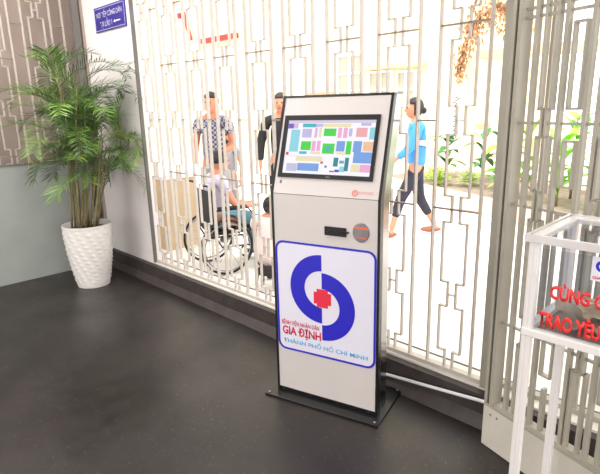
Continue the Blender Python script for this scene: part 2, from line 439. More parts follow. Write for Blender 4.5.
for x in (.03, .19, .35, .52):
    m_.ball((x, -.012, .024), .006, .006, .004)
m_.build('foot_screw', M['kiosk_black'], K, smooth=True)
# screen
m_ = MB()
x0, x1, z0, z1 = .016, .513, .080, .385
m_.box(x0, -.012, z0, x1, -.004, z0 + .021, T=T2); m_.box(x0, -.012, z1 - .024, x1, -.004, z1, T=T2)
m_.box(x0, -.012, z0 + .021, x0 + .022, -.004, z1 - .024, T=T2); m_.box(x1 - .017, -.012, z0 + .021, x1, -.004, z1 - .024, T=T2)
bz = m_.build('screen_bezel', M['bezel'], K)
text_mesh('lettering', 'view', .252, .086, .29, .006, -.0125, M['steel'], bz, T=T2) if False else None
PAL = [(228, 218, 240), (120, 100, 210), (235, 190, 235), (70, 190, 205), (205, 195, 240), (250, 238, 190), (150, 225, 240), (70, 225, 70), (250, 180, 225), (125, 170, 240), (225, 70, 60), (30, 140, 150), (250, 180, 190), (205, 205, 235), (252, 205, 165), (60, 90, 190)]
smats = [mat('screen_white', (246, 244, 255), .2, emit=1.0)] + [mat('screen_tint_%d' % i, c, .2, emit=.85) for i, c in enumerate(PAL)]
for q in smats:
    pb = q.node_tree.nodes['Principled BSDF']; pb.inputs['Base Color'].links[0].from_socket
    q.node_tree.links.remove(pb.inputs['Base Color'].links[0]); pb.inputs['Base Color'].default_value = (.02, .02, .02, 1)
m_ = MB(); m_.box(.038, -.0065, .101, .496, -.0045, .361, T=T2)
RC = [(0.033, 0.347, 0.494, 0.361, 0), (0.039, 0.321, 0.069, 0.346, 1), (0.069, 0.321, 0.094, 0.346, 2), (0.119, 0.327, 0.192, 0.345, 3), (0.191, 0.329, 0.229, 0.344, 4), (0.231, 0.328, 0.374, 0.344, 5), (0.423, 0.334, 0.472, 0.347, 4), (0.059, 0.207, 0.109, 0.316, 6), (0.121, 0.277, 0.173, 0.32, 4), (0.189, 0.277, 0.203, 0.326, 2), (0.211, 0.278, 0.226, 0.326, 5), (0.238, 0.285, 0.302, 0.321, 7), (0.122, 0.216, 0.177, 0.259, 7), (0.182, 0.212, 0.202, 0.261, 8), (0.209, 0.213, 0.228, 0.262, 8), (0.24, 0.201, 0.303, 0.25, 7), (0.261, 0.216, 0.282, 0.24, 3), (0.118, 0.197, 0.159, 0.21, 3), (0.179, 0.197, 0.231, 0.21, 5), (0.103, 0.162, 0.248, 0.184, 5), (0.117, 0.116, 0.233, 0.153, 9), (0.056, 0.112, 0.115, 0.15, 13), (0.291, 0.115, 0.316, 0.122, 10), (0.264, 0.135, 0.276, 0.145, 11), (0.311, 0.277, 0.331, 0.325, 8), (0.339, 0.277, 0.36, 0.325, 8), (0.367, 0.284, 0.384, 0.321, 4), (0.403, 0.282, 0.458, 0.325, 12), (0.469, 0.271, 0.494, 0.326, 6), (0.312, 0.213, 0.355, 0.262, 9), (0.317, 0.199, 0.36, 0.21, 5), (0.362, 0.2, 0.388, 0.262, 7), (0.397, 0.212, 0.439, 0.263, 9), (0.404, 0.161, 0.494, 0.2125, 9), (0.445, 0.216, 0.494, 0.26, 14), (0.399, 0.12, 0.442, 0.155, 5), (0.443, 0.12, 0.494, 0.155, 8), (0.307, 0.142, 0.331, 0.184, 11), (0.365, 0.122, 0.385, 0.185, 11), (0.337, 0.157, 0.361, 0.171, 3), (0.342, 0.117, 0.366, 0.143, 6), (0.318, 0.116, 0.341, 0.128, 15), (0.044, 0.191, 0.059, 0.205, 10), (0.24, 0.153, 0.253, 0.164, 10), (0.04, 0.185, 0.24, 0.187, 13)]
for i, (a, b, c, d, k) in enumerate(RC):
    m_.cur = k + 1; m_.box(max(a, .0385), -.0066 - .0001 * (i % 3 + 1), b, c, -.0064, d, T=T2)
m_.build('display', smats, K)
m_ = MB()
m_.box(.28, -.0125, .088, .30, -.012, .092, T=T2); m_.build('maker_mark', M['steel'], K)
m_ = MB(); m_.box(.030, -.0055, .050, .040, -.004, .066, T=T2); m_.build('square_mark', M['darkframe'], K)
# red round maker emblem with word beside it
m_ = MB()
n = 28
for i in range(n):
    a, b = 2 * PI * i / n, 2 * PI * (i + 1) / n
    m_.prism([(.435 + .015 * math.cos(a), .024 + .015 * math.sin(a)), (.435 + .015 * math.cos(b), .024 + .015 * math.sin(b)), (.435 + .0105 * math.cos(b), .024 + .0105 * math.sin(b)), (.435 + .0105 * math.cos(a), .024 + .0105 * math.sin(a))][::-1], -.0052, -.004, T=T2)
for z in (.018, .0235, .029): m_.box(.429, -.0052, z, .441, -.004, z + .0018, T=T2)
m_.box(.429, -.0052, .018, .431, -.004, .0308, T=T2); m_.box(.439, -.0052, .018, .441, -.004, .0308, T=T2)
m_.build('maker_emblem', mat('coral_print', (232, 110, 90), .4), K)
text_mesh('maker_lettering', 'KIOSK', .455, .020, .525, .014, -.0050, mat('faint_coral_print', (232, 160, 158), .4), K, T=T2)
# slot and ticket dish
m_ = MB(); m_.box(.285, -.012, .905, .397, -.004, .948); m_.box(.292, -.018, .925, .390, -.012, .934)
sl = m_.build('card_reader', M['kiosk_black'], K, bevel=.0015)
m_ = MB(); m_.lathe([(.005, 0), (.005, .012)], 10, T=Matrix.Translation((.404, -.004, .926)) @ Matrix.Rotation(PI / 2, 4, 'X')); m_.build('indicator_knob', M['kiosk_black'], sl)
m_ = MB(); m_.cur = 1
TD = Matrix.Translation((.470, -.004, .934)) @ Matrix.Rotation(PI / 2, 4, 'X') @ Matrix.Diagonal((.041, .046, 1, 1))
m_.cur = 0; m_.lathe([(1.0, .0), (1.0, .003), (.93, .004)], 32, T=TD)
for i in range(16):                     # chute: steel, with its orange reflection painted on as bands
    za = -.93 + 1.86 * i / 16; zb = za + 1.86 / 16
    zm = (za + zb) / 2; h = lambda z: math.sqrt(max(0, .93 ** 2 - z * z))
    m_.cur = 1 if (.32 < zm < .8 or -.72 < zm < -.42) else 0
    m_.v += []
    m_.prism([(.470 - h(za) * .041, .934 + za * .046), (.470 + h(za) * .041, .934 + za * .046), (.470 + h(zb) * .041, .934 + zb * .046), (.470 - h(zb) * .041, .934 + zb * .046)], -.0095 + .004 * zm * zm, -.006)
m_.build('ticket_chute', [M['steel'], M['orangereflect']], K, smooth=False)
# decal
def rrect(x0, z0, x1, z1, r, n=7):
    P = []
    for cx, cz, a0 in ((x1 - r, z0 + r, -PI / 2), (x1 - r, z1 - r, 0), (x0 + r, z1 - r, PI / 2), (x0 + r, z0 + r, PI)):
        for i in range(n + 1):
            a = a0 + PI / 2 * i / n; P.append((cx + r * math.cos(a), cz + r * math.sin(a)))
    return P
dc = None
m_ = MB(); m_.prism(rrect(.002, .258, .548, .852, .045), -.0048, -.004); dc = m_.build('emblem_decal', M['decal'], K)
A = rrect(.002, .258, .548, .852, .045); B = rrect(.013, .269, .537, .841, .036)
m_ = MB()
for i in range(len(A)):
    j = (i + 1) % len(A); m_.prism([A[i], A[j], B[j], B[i]], -.0056, -.0048)
m_.build('border', M['blue'], dc)
def arc_ring(cx, cz, ro, ri, a0, a1, n=36):
    m_ = MB()
    for i in range(n):
        a, b = a0 + (a1 - a0) * i / n, a0 + (a1 - a0) * (i + 1) / n
        m_.prism([(cx + ro * math.cos(a), cz + ro * math.sin(a)), (cx + ro * math.cos(b), cz + ro * math.sin(b)), (cx + ri * math.cos(b), cz + ri * math.sin(b)), (cx + ri * math.cos(a), cz + ri * math.sin(a))], -.0056, -.0048)
    return m_
arc_ring(.263, .622, .178, .096, PI / 2, 3 * PI / 2).build('half_ring', M['blue'], dc)
arc_ring(.263, .532, .178, .096, -PI / 2, PI / 2).build('half_ring', M['blue'], dc)
m_ = MB(); cx, cz = .266, .577; q = .048; s = .031
P = [(-s, -q), (s, -q), (s, -s), (q, -s), (q, s), (s, s), (s, q), (-s, q), (-s, s), (-q, s), (-q, -s), (-s, -s)]
m_.prism([(cx + a, cz + b) for a, b in P], -.0056, -.0048); m_.build('red_cross', M['red'], dc)
text_mesh('lettering', 'BỆNH VIỆN NHÂN DÂN', .026, .402, .246, .023, -.0056, M['darkred'], dc, bold=.012)
text_mesh('lettering', 'GIA ĐỊNH', .030, .348, .256, .045, -.0056, M['darkred'], dc, bold=.03)
text_mesh('lettering', 'THÀNH PHỐ HỒ CHÍ MINH', .034, .300, .508, .022, -.0056, M['skyblue'], dc, bold=.008)

# ------------------------------------------------------------------ potted palm
PX, PY = -4.40, 1.73
pp = thing('potted_palm', 'bushy green areca palm in a white ribbed pot by the white wall', 'potted plant', (PX, PY, 0))
n, m = 96, 60
H = .555
def pr(z):
    t = z / H; return .136 + .064 * math.sin(min(1, t * 1.0) * PI / 2) ** 1.0
vv = []; ff = []
for i in range(m + 1):
    z = H * i / m
    for k in range(n):
        th = 2 * PI * k / n; r = pr(z)
        if .03 < z < H - .03:
            a = th * 16 + z * 42; b = th * 16 - z * 30
            r += .0085 * (max(0, math.sin(a)) ** 1.0) * (.55 + .45 * math.cos(z * 175 + th * 8))
        if z > H - .02: r += .004
        vv.append((r * math.cos(th), r * math.sin(th), z))
o = MB(); o.v = [Vector(v) for v in vv]
for i in range(m):
    for k in range(n): o.f.append([i * n + k, i * n + (k + 1) % n, (i + 1) * n + (k + 1) % n, (i + 1) * n + k]); o.mi.append(0)
o.f.append(list(range(n))[::-1]); o.mi.append(0)
o.lathe([(.204, H), (.186, H), (.182, H - .06), (.05, H - .06)], n, cap=False)
o.build('pot', M['pot'], pp, smooth=True)
m_ = MB(); m_.lathe([(.183, H - .05), (.1, H - .04), (.01, H - .035)], 40); m_.build('soil', M['soil'], pp)
YW = 2.15 - PY; XW = -4.95 - PX
def clampv(p):
    p = Vector(p)
    if p.y > YW - .03: p.y = YW - .03 - .02 * math.sin(p.x * 40)
    if p.x < XW + .04: p.x = XW + .04
    return p
tips = []
rc = random.Random(3)
for i in range(24):
    a = rc.uniform(0, 2 * PI); r0 = rc.uniform(.03, .13); r1 = r0 + rc.uniform(.02, .13)
    h = rc.uniform(.7, 1.25) if i % 3 else rc.uniform(.5, .75)
    p0 = Vector((r0 * math.cos(a), r0 * math.sin(a), H - .05)); p1 = Vector((r1 * math.cos(a + .2) + .09, r1 * math.sin(a + .2) + .08, H + h))
    pm = (p0 + p1) / 2 + Vector((rc.uniform(-.02, .02), rc.uniform(-.02, .02), 0))
    pts = [p0, (p0 + pm) / 2, pm, (pm + p1) / 2, p1]
    m_ = MB(); m_.tube(pts, [.010, .009, .008, .007, .005], 8); m_.build('cane', M['cane'], pp, smooth=True)
    tips.append((p1, a)); tips.append((pm * .4 + p1 * .6, a + 1.5))
def frond(base, az, el, L, mt, droop=1.0, rr=rc, wl=.20, nb=22):
    m_ = MB()
    N = 14; pts = []; p = Vector(base); e = el
    for i in range(N + 1):
        pts.append(clampv(p)); d = Vector((math.cos(az) * math.cos(e), math.sin(az) * math.cos(e), math.sin(e)))
        p = p + d * (L / N); e -= droop * (.03 + .012 * i)
    m_.tube(pts, [.0035 * (1 - .7 * i / N) for i in range(N + 1)], 5)
    for i in range(nb):
        t = .22 + .78 * i / (nb - 1); f = t * N; j = min(N - 1, int(f)); q = pts[j].lerp(pts[j + 1], f - j)
        dr = (pts[j + 1] - pts[j]).normalized() if (pts[j + 1] - pts[j]).length > 1e-5 else Vector((0, 0, 1))
        side = dr.cross(Vector((0, 0, 1)))
        side = side.normalized() if side.length > .05 else Vector((1, 0, 0))
        up = side.cross(dr)
        ll = wl * (1 - .55 * abs(t - .5) * 1.6) * rr.uniform(.8, 1.15)
        for s in (-1, 1):
            dv = (side * s * .75 + dr * .75 + up * rr.uniform(.0, .3)).normalized()
            a = q; b = q + dv * ll * .5; c = q + dv * ll + Vector((0, 0, -ll * rr.uniform(-.1, .25)))
            wv = dr.cross(dv).cross(dv).normalized() * .0042
            a, b, c = a, clampv(b), clampv(c)
            k = len(m_.v); m_.v += [a - wv * .3, a + wv * .3, b + wv, b - wv, c]
            m_.f += [[k, k + 1, k + 2, k + 3], [k + 3, k + 2, k + 4]]; m_.mi += [0, 0]
    return m_.build('frond', mt, pp)
for i in range(92):
    base, a0 = tips[i % len(tips)]
    az = rc.uniform(0, 2 * PI)
    el = rc.choice([rc.uniform(.9, 1.4), rc.uniform(.5, 1.0), rc.uniform(.2, .7)])
    L = rc.uniform(.34, .60)
    L *= 1.05 + .12 * (math.cos(az) + math.sin(az)) * .707; mt = rc.choice([M['palm'], M['palm'], M['palm'], M['palmd'], M['palmd']])
    b = Vector(base) + Vector((0, 0, rc.uniform(-.12, .04)))
    frond(b, az, el, L, mt, droop=rc.uniform(.6, 1.4))
# long arching fronds seen on the outline of the crown
frond((-.03, 0, 1.5), math.radians(-125), .75, .72, M['palm'], 1.3)
frond((.05, .08, 1.25), math.radians(45), .45, .55, M['palmy'], 1.6, nb=16)
frond((-.08, -.1, 1.25), math.radians(-120), .25, .36, M['palmy'], 1.6, nb=14)
frond((.05, -.03, 1.5), math.radians(60), 1.1, .75, M['palmd'], 1.2)
frond((.1, .05, .95), math.radians(40), .5, .55, M['palmd'], 1.4, nb=12)

# ------------------------------------------------------------------ donation box
th = 0.0
DB = thing('donation_box', 'glass charity box on white aluminium legs with red lettering and banknotes inside', 'donation box', (-.54, 1.45, 0), th)
bw, bd, bt, bb = .62, .345, 1.118, .850
for k, (x, y) in enumerate(((0, 0), (bw - .03, 0), (0, bd - .03), (bw - .03, bd - .03))):
    m_ = MB(); m_.box(x, y, 0, x + .025, y + .025, bt - .008)
    for q in (.005, .015): m_.box(x + q, y - .0015, 0, x + q + .004, y, bt - .02); m_.box(x - .0015, y + q, 0, x, y + q + .004, bt - .02)
    m_.build('leg', M['alu'], DB)
m_ = MB()
for z0, z1 in ((bt - .008, bt + .012), (bb - .024, bb)):
    m_.box(-.002, -.004, z0, bw + .002, .024, z1); m_.box(-.002, bd - .024, z0, bw + .002, bd + .004, z1)
    m_.box(-.004, .024, z0, .024, bd - .024, z1); m_.box(bw - .024, .024, z0, bw + .004, bd - .024, z1)
m_.build('frame', M['alu'], DB, bevel=.003)
m_ = MB()
for y0 in (-.012, bd + .004): m_.box(-.012, y0, bt - .004, bw + .012, y0 + .008, bt + .016)
for x0 in (-.012, bw + .004): m_.box(x0, -.004, bt - .004, x0 + .008, bd + .004, bt + .016)
m_.build('rim', M['alug'], DB)
bx(.024, .024, bb - .022, bw - .024, bd - .024, bb - .014).build('floor_panel', M['tanpanel'], DB)
m_ = MB(); m_.box(.03, .010, bb, bw - .03, .014, bt - .022); gl = m_.build('front_glass', M['glass'], DB)
m_ = MB(); m_.box(.03, bd - .014, bb, bw - .03, bd - .010, bt - .022); m_.build('rear_glass', M['glass'], DB)
m_ = MB(); m_.box(.010, .03, bb, .014, bd - .03, bt - .022); m_.build('side_glass', M['glass'], DB)
m_ = MB(); m_.box(bw - .014, .03, bb, bw - .010, bd - .03, bt - .022); m_.build('side_glass', M['glass'], DB)
m_ = MB(); m_.box(.024, .024, bt + .001, bw - .024, bd - .024, bt + .006); m_.build('top_glass', M['glass'], DB)
REDV = mat('bright_red_vinyl', (232, 48, 48), .4)
text_mesh('lettering', 'CÙNG C', .066, .957, .205, .038, .006, REDV, DB, bold=.045)
text_mesh('lettering', 'TRAO YÊU', .040, .867, .204, .043, .006, REDV, DB, bold=.05)
m_ = MB(); m_.box(.163, .006, 1.032, .233, .0095, 1.098); st = m_.build('sticker', M['decal'], DB)
TS = Matrix.Translation((.188, .0055, 1.070)) @ Matrix.Scale(.088, 4)
for s in (0, 1):
    r_ = arc_ring(0, .045 - .09 * s, .178, .09, PI / 2 + PI * s, 3 * PI / 2 + PI * s, 20)
    r_.v = [TS @ Vector((v.x, 0 if v.y < -.005 else .004, v.z)) for v in r_.v]; r_.build('half_ring', M['blue'], st)
text_mesh('lettering', 'GIA ĐỊNH', .168, 1.038, .228, .008, .0055, M['red'], st, bold=.02)
# banknotes heaped in the box
rb = random.Random(11)
a_ = math.cos(th), math.sin(th)
def world_db(x, y): return (-.54 + x * a_[0] - y * a_[1], 1.45 + x * a_[1] + y * a_[0])
for i in range(44):
    x = .10 + .42 * rb.random(); y = .085 + .17 * rb.random(); z = bb - .012 + .0022 + (i // 5) * .0085
    m_ = MB(); L, Wd = rb.uniform(.10, .14), rb.uniform(.055, .065); N = 8; amp = rb.uniform(.002, .012)
    A_, B_ = [], []
    ph = rb.uniform(0, 3)
    for j in range(N + 1):
        u = j / N; zz = amp * (1 + math.sin(u * 5 + ph)); A_.append((-L / 2 + L * u, -Wd / 2, zz)); B_.append((-L / 2 + L * u, Wd / 2, zz + amp * .6 * math.sin(u * 4)))
    m_.quadstrip(A_, B_)
    wx, wy = world_db(x, y)
    o = m_.build('banknote', rb.choice([M['paper'], M['paper2'], M['paper2']]))
    sm = o.modifiers.new('thickness', 'SOLIDIFY'); sm.thickness = .0008
    o.location = (wx, wy, z); o.rotation_euler = (rb.uniform(-.35, .35), rb.uniform(-.2, .2), rb.uniform(0, PI))
    tag(o, 'crumpled banknote lying in the heap inside the glass donation box', 'banknote', 'banknotes in the donation box')

# ------------------------------------------------------------------ people
def evalmesh(o, name):
    bpy.context.view_layer.update()
    dg = bpy.context.evaluated_depsgraph_get(); me = bpy.data.meshes.new_from_object(o.evaluated_get(dg)); me.name = name
    return me
def skin_verts(edges_pts, sub=2):
    """edges_pts: (points, edges, radii, root) -> mesh data grown by a skin modifier"""
    P, E, Rr, root = edges_pts
    me = bpy.data.meshes.new('tmp'); me.from_pydata([tuple(p) for p in P], E, []); o = bpy.data.objects.new('tmp', me); C.objects.link(o)
    sk = o.modifiers.new('s', 'SKIN'); sk.use_smooth_shade = True
    for i, r in enumerate(Rr):
        rr = r if isinstance(r, tuple) else (r, r)
        me.skin_vertices[0].data[i].radius = rr
    me.skin_vertices[0].data[root].use_root = True
    sb = o.modifiers.new('b', 'SUBSURF'); sb.levels = sub
    r = evalmesh(o, 'tmp2'); bpy.data.objects.remove(o); return r
def join_remesh(meshes, name, mt, parent, voxel=.012, smooth=4):
    bm = bmesh.new()
    for me in meshes: bm.from_mesh(me)
    me = bpy.data.meshes.new('j'); bm.to_mesh(me); bm.free()
    o = bpy.data.objects.new('j', me); C.objects.link(o)
    if voxel:
        r = o.modifiers.new('r', 'REMESH'); r.mode = 'VOXEL'; r.voxel_size = voxel; r.use_smooth_shade = True
        s = o.modifiers.new('sm', 'SMOOTH'); s.iterations = smooth; s.factor = .4
    res = evalmesh(o, name); bpy.data.objects.remove(o)
    res.materials.clear(); res.materials.append(mt)
    for p in res.polygons: p.use_smooth = True
    ob = bpy.data.objects.new(name, res); C.objects.link(ob); ob.parent = parent
    return ob
def mb_mesh(mb):
    me = bpy.data.meshes.new('t'); me.from_pydata([tuple(v) for v in mb.v], [], mb.f); return me
STAND = dict(pelvis=(0, 0, .93), waist=(0, 0, 1.06), chest=(0, .01, 1.27), neckb=(0, .02, 1.43), head=(0, -.01, 1.60),
             shL=(.18, .01, 1.40), elL=(.24, .03, 1.12), wrL=(.25, -.05, .87), shR=(-.18, .01, 1.40), elR=(-.24, .03, 1.12), wrR=(-.25, -.05, .87),
             hipL=(.09, 0, .90), knL=(.10, -.02, .49), anL=(.10, .02, .08), hipR=(-.09, 0, .90), knR=(-.10, -.02, .49), anR=(-.10, .02, .08))
def person(label, loc, rz, pose, shirt, trousers, scale=1.0, sleeve='short', shoes=None, hair='short', group=None, stripe=None, mask=None, legcut=1.0):
    J = dict(STAND); J.update(pose); J = {k: Vector(v) for k, v in J.items()}
    R = thing('person', label, 'person', loc, rz, group); R.scale = (scale,) * 3
    hd = J['head']
    names = ['pelvis', 'waist', 'chest', 'neckb', 'neck', 'shL', 'elL', 'wrL', 'shR', 'elR', 'wrR', 'hipL', 'knL', 'anL', 'hipR', 'knR', 'anR']
    J['neck'] = J['neckb'].lerp(hd, .55)
    rad = dict(pelvis=(.125, .10), waist=(.115, .09), chest=(.135, .10), neckb=(.07, .065), neck=.052, shL=.055, elL=.042, wrL=.028, shR=.055, elR=.042, wrR=.028, hipL=.085, knL=.055, anL=.038, hipR=.085, knR=.055, anR=.038)
    ed = [('pelvis', 'waist'), ('waist', 'chest'), ('chest', 'neckb'), ('neckb', 'neck'), ('neckb', 'shL'), ('shL', 'elL'), ('elL', 'wrL'), ('neckb', 'shR'), ('shR', 'elR'), ('elR', 'wrR'),
          ('pelvis', 'hipL'), ('hipL', 'knL'), ('knL', 'anL'), ('pelvis', 'hipR'), ('hipR', 'knR'), ('knR', 'anR')]
    idx = {n_: i for i, n_ in enumerate(names)}
    bd_ = skin_verts(([J[n_] for n_ in names], [(idx[a], idx[b]) for a, b in ed], [rad[n_] for n_ in names], 0))
    parts = [bd_]
    hm = MB(); hm.ball(hd, .078, .095, .115, 20, 14)
    hm.ball(hd + Vector((0, -.03, -.055)), .055, .06, .055, 14, 10)                      # jaw
    hm.ball(hd + Vector((0, -.1, -.012)), .013, .02, .022, 8, 6)                           # nose
    for s in (-1, 1): hm.ball(hd + Vector((.078 * s, .005, -.01)), .012, .022, .032, 8, 6)   # ears
    hm.tube([J['neck'] - Vector((0, 0, .03)), hd - Vector((0, -.01, .05))], .05, 12)
    parts.append(mb_mesh(hm))
    for w, e, s in (('wrL', 'elL', 1), ('wrR', 'elR', -1)):
        d = (J[w] - J[e]).normalized(); sd_ = Vector((0, -1, 0)); sd_ = (sd_ - d * sd_.dot(d))
        sd_ = sd_.normalized() if sd_.length > .2 else Vector((1, 0, 0)); nm = d.cross(sd_).normalized()
        hb = MB(); c = J[w] + d * .05
        rot = Matrix((sd_, nm, d)).transposed().to_4x4(); rot.translation = c
        hb.ball((0, 0, 0), .042, .018, .055, 12, 8, T=rot)
        hb.tube([J[w] - d * .02, c], [.026, .024], 10)
        for q, ln in ((-.03, .062), (-.01, .075), (.01, .08), (.03, .07)):
            b0 = c + d * .04 + sd_ * q; b1 = b0 + d * ln * .5 + nm * s * .006; b2 = b1 + d * ln * .4 + nm * s * .02
            hb.tube([b0 - d * .015, b0, b1, b2], [.0095, .0095, .009, .007], 8)
        t0 = c + sd_ * .035 - d * .02; hb.tube([c - d * .01, t0, t0 + sd_ * .025 + d * .03, t0 + sd_ * .03 + d * .055], [.012, .0115, .010, .008], 8)
        parts.append(mb_mesh(hb))
    for a, k in (('anL', 'knL'), ('anR', 'knR')):
        f = MB(); p = J[a]; f.ball(p + Vector((0, -.06, -.045)), .042, .115, .03, 12, 8); f.tube([p, p + Vector((0, .0, -.05))], [.036, .04], 10); parts.append(mb_mesh(f))
    join_remesh(parts, 'body', M['skin'], R, .011, 3)
    # clothes
    elf = .55 if sleeve == 'short' else .98
    P = [J['pelvis'] - Vector((0, 0, .04)), J['waist'], J['chest'], J['neckb'] - Vector((0, 0, .02)), J['shL'], J['shL'].lerp(J['elL'], elf), J['shR'], J['shR'].lerp(J['elR'], elf)]
    E = [(0, 1), (1, 2), (2, 3), (3, 4), (4, 5), (3, 6), (6, 7)]; RR = [(.152, .125), (.142, .115), (.158, .122), (.078, .075), .075, .062, .075, .062]
    if sleeve == 'long':
        P += [J['elL'].lerp(J['wrL'], .9), J['elR'].lerp(J['wrR'], .9)]; E += [(5, 8), (7, 9)]; RR += [.042, .042]
    sh = join_remesh([skin_verts((P, E, RR, 0))], 'shirt', shirt, R, None)
    if stripe:
        t = MB(); c = J['chest'] - Vector((0, 0, .10))
        A_ = []; B_ = []
        for i in range(33):
            a = 2 * PI * i / 32; A_.append(c + Vector((.172 * math.cos(a), .135 * math.sin(a), -.035 + .05 * math.cos(a)))); B_.append(A_[-1] + Vector((0, 0, .06)))
        t.quadstrip(A_, B_); o_ = t.build('stripe', stripe, sh, smooth=True); q_ = o_.modifiers.new('t', 'SOLIDIFY'); q_.thickness = .02; o_['label'] = 'white and pink band around the shirt'
    P = [J['pelvis'] + Vector((0, 0, .03)), J['pelvis'] - Vector((0, 0, .02))]; E = [(0, 1)]; RR = [(.135, .11), (.14, .115)]
    for h, k, a in (('hipL', 'knL', 'anL'), ('hipR', 'knR', 'anR')):
        b = len(P); P += [J[h], J[k], J[k].lerp(J[a], legcut)]; E += [(1, b), (b, b + 1), (b + 1, b + 2)]; RR += [.1, .07, .052 if legcut > .9 else .055]
    join_remesh([skin_verts((P, E, RR, 0))], 'trousers', trousers, R, None)
    if shoes:
        for a in ('anL', 'anR'):
            f = MB(); p = J[a]; f.ball(p + Vector((0, -.06, -.048)), .05, .135, .038, 14, 8); f.build('shoe', shoes, R, smooth=True)
    # hair cap
    hc = MB(); hc.ball(hd + Vector((0, .012, .018)), .088, .10, .115, 24, 16)
    me = mb_mesh(hc); bm = bmesh.new(); bm.from_mesh(me)
    low = -.02 if hair == 'short' else -.14
    kill = [v for v in bm.verts if (v.co.z - hd.z < low) or (v.co.y - hd.y < -.02 and v.co.z - hd.z < .058)]
    bmesh.ops.delete(bm, geom=kill, context='VERTS'); bm.to_mesh(me); bm.free(); me.name = 'hair'; me.materials.append(M['hair'])
    for p in me.polygons: p.use_smooth = True
    ho = bpy.data.objects.new('hair', me); C.objects.link(ho); ho.parent = R; s_ = ho.modifiers.new('t', 'SOLIDIFY'); s_.thickness = .02; s_.offset = -.5
    if hair == 'tied':
        b = MB(); b.ball(hd + Vector((0, .11, -.02)), .035, .04, .04, 12, 8); b.build('hair_bun', M['hair'], ho, smooth=True)
    for s in (-1, 1):
        b = MB(); b.ball(hd + Vector((.03 * s, -.086, .012)), .012, .008, .007, 10, 6); b.build('eye', M['eye'], R, smooth=True)
    b = MB(); b.ball(hd + Vector((0, -.09, -.055)), .024, .008, .007, 10, 6); b.build('mouth', M['lip'], R, smooth=True)
    if mask:
        b = MB(); b.ball(hd + Vector((0, -.07, -.045)), .06, .05, .045, 14, 10); b.build('face_mask', mask, R, smooth=True)
    return R
# walking person in the blue top; local -y is the facing direction
walk = dict(pelvis=(0, 0, .88), waist=(0, 0, 1.01), chest=(0, -.01, 1.22), neckb=(0, -.02, 1.38), head=(0, -.05, 1.55), shL=(.17, -.02, 1.35), elL=(.22, -.12, 1.10), wrL=(.20, -.28, .98), shR=(-.17, -.01, 1.35), elR=(-.23, .06, 1.08), wrR=(-.22, .02, .86),
            hipL=(.08, 0, .86), knL=(.09, -.20, .48), anL=(.09, -.30, .09), hipR=(-.08, 0, .86), knR=(-.09, .06, .47), anR=(-.09, .28, .11))
person('walking person in bright blue top and navy leggings outside, right of the kiosk', (-3.19, 5.02, GZ), math.radians(-48), walk, M['shirtblue'], M['leggings'], .93, 'long', M['shoe'], 'tied', stripe=M['stripew'], legcut=.62)
person('standing man in navy and grey checked shirt behind the wheelchair', (-4.85, 3.44, GZ), math.radians(30), dict(wrL=(.12, -.18, 1.02), wrR=(-.14, -.2, 1.0)), M['check'], M['greytrouser'], .97, 'short', M['rubber'])
person('person in black standing outside, half hidden by the kiosk top left corner', (-4.56, 4.22, GZ), math.radians(40), dict(elR=(-.27, .02, 1.12), wrR=(-.27, -.04, .88)), M['blackcloth'], M['blackcloth'], .96, 'long', M['rubber'])
person('short person in light grey top with dark face mask behind the wheelchair user', (-5.36, 4.02, GZ), math.radians(25), {}, M['greytrouser'], M['greytrouser'], .70, 'short', M['rubber'], 'tied', mask=M['blackcloth'])
SIT = dict(pelvis=(0, .10, .56), waist=(0, .12, .68), chest=(0, .10, .89), neckb=(0, .07, 1.05), head=(0, .02, 1.21), shL=(.18, .08, 1.02), elL=(.24, -.02, .77), wrL=(.16, -.24, .72), shR=(-.18, .08, 1.02), elR=(-.24, -.02, .77), wrR=(-.16, -.24, .72),
           hipL=(.09, .07, .55), knL=(.11, -.36, .56), anL=(.11, -.38, .16), hipR=(-.09, .07, .55), knR=(-.11, -.36, .56), anR=(-.11, -.38, .16))
WX, WY, WR = -3.90, 2.84, math.radians(165)
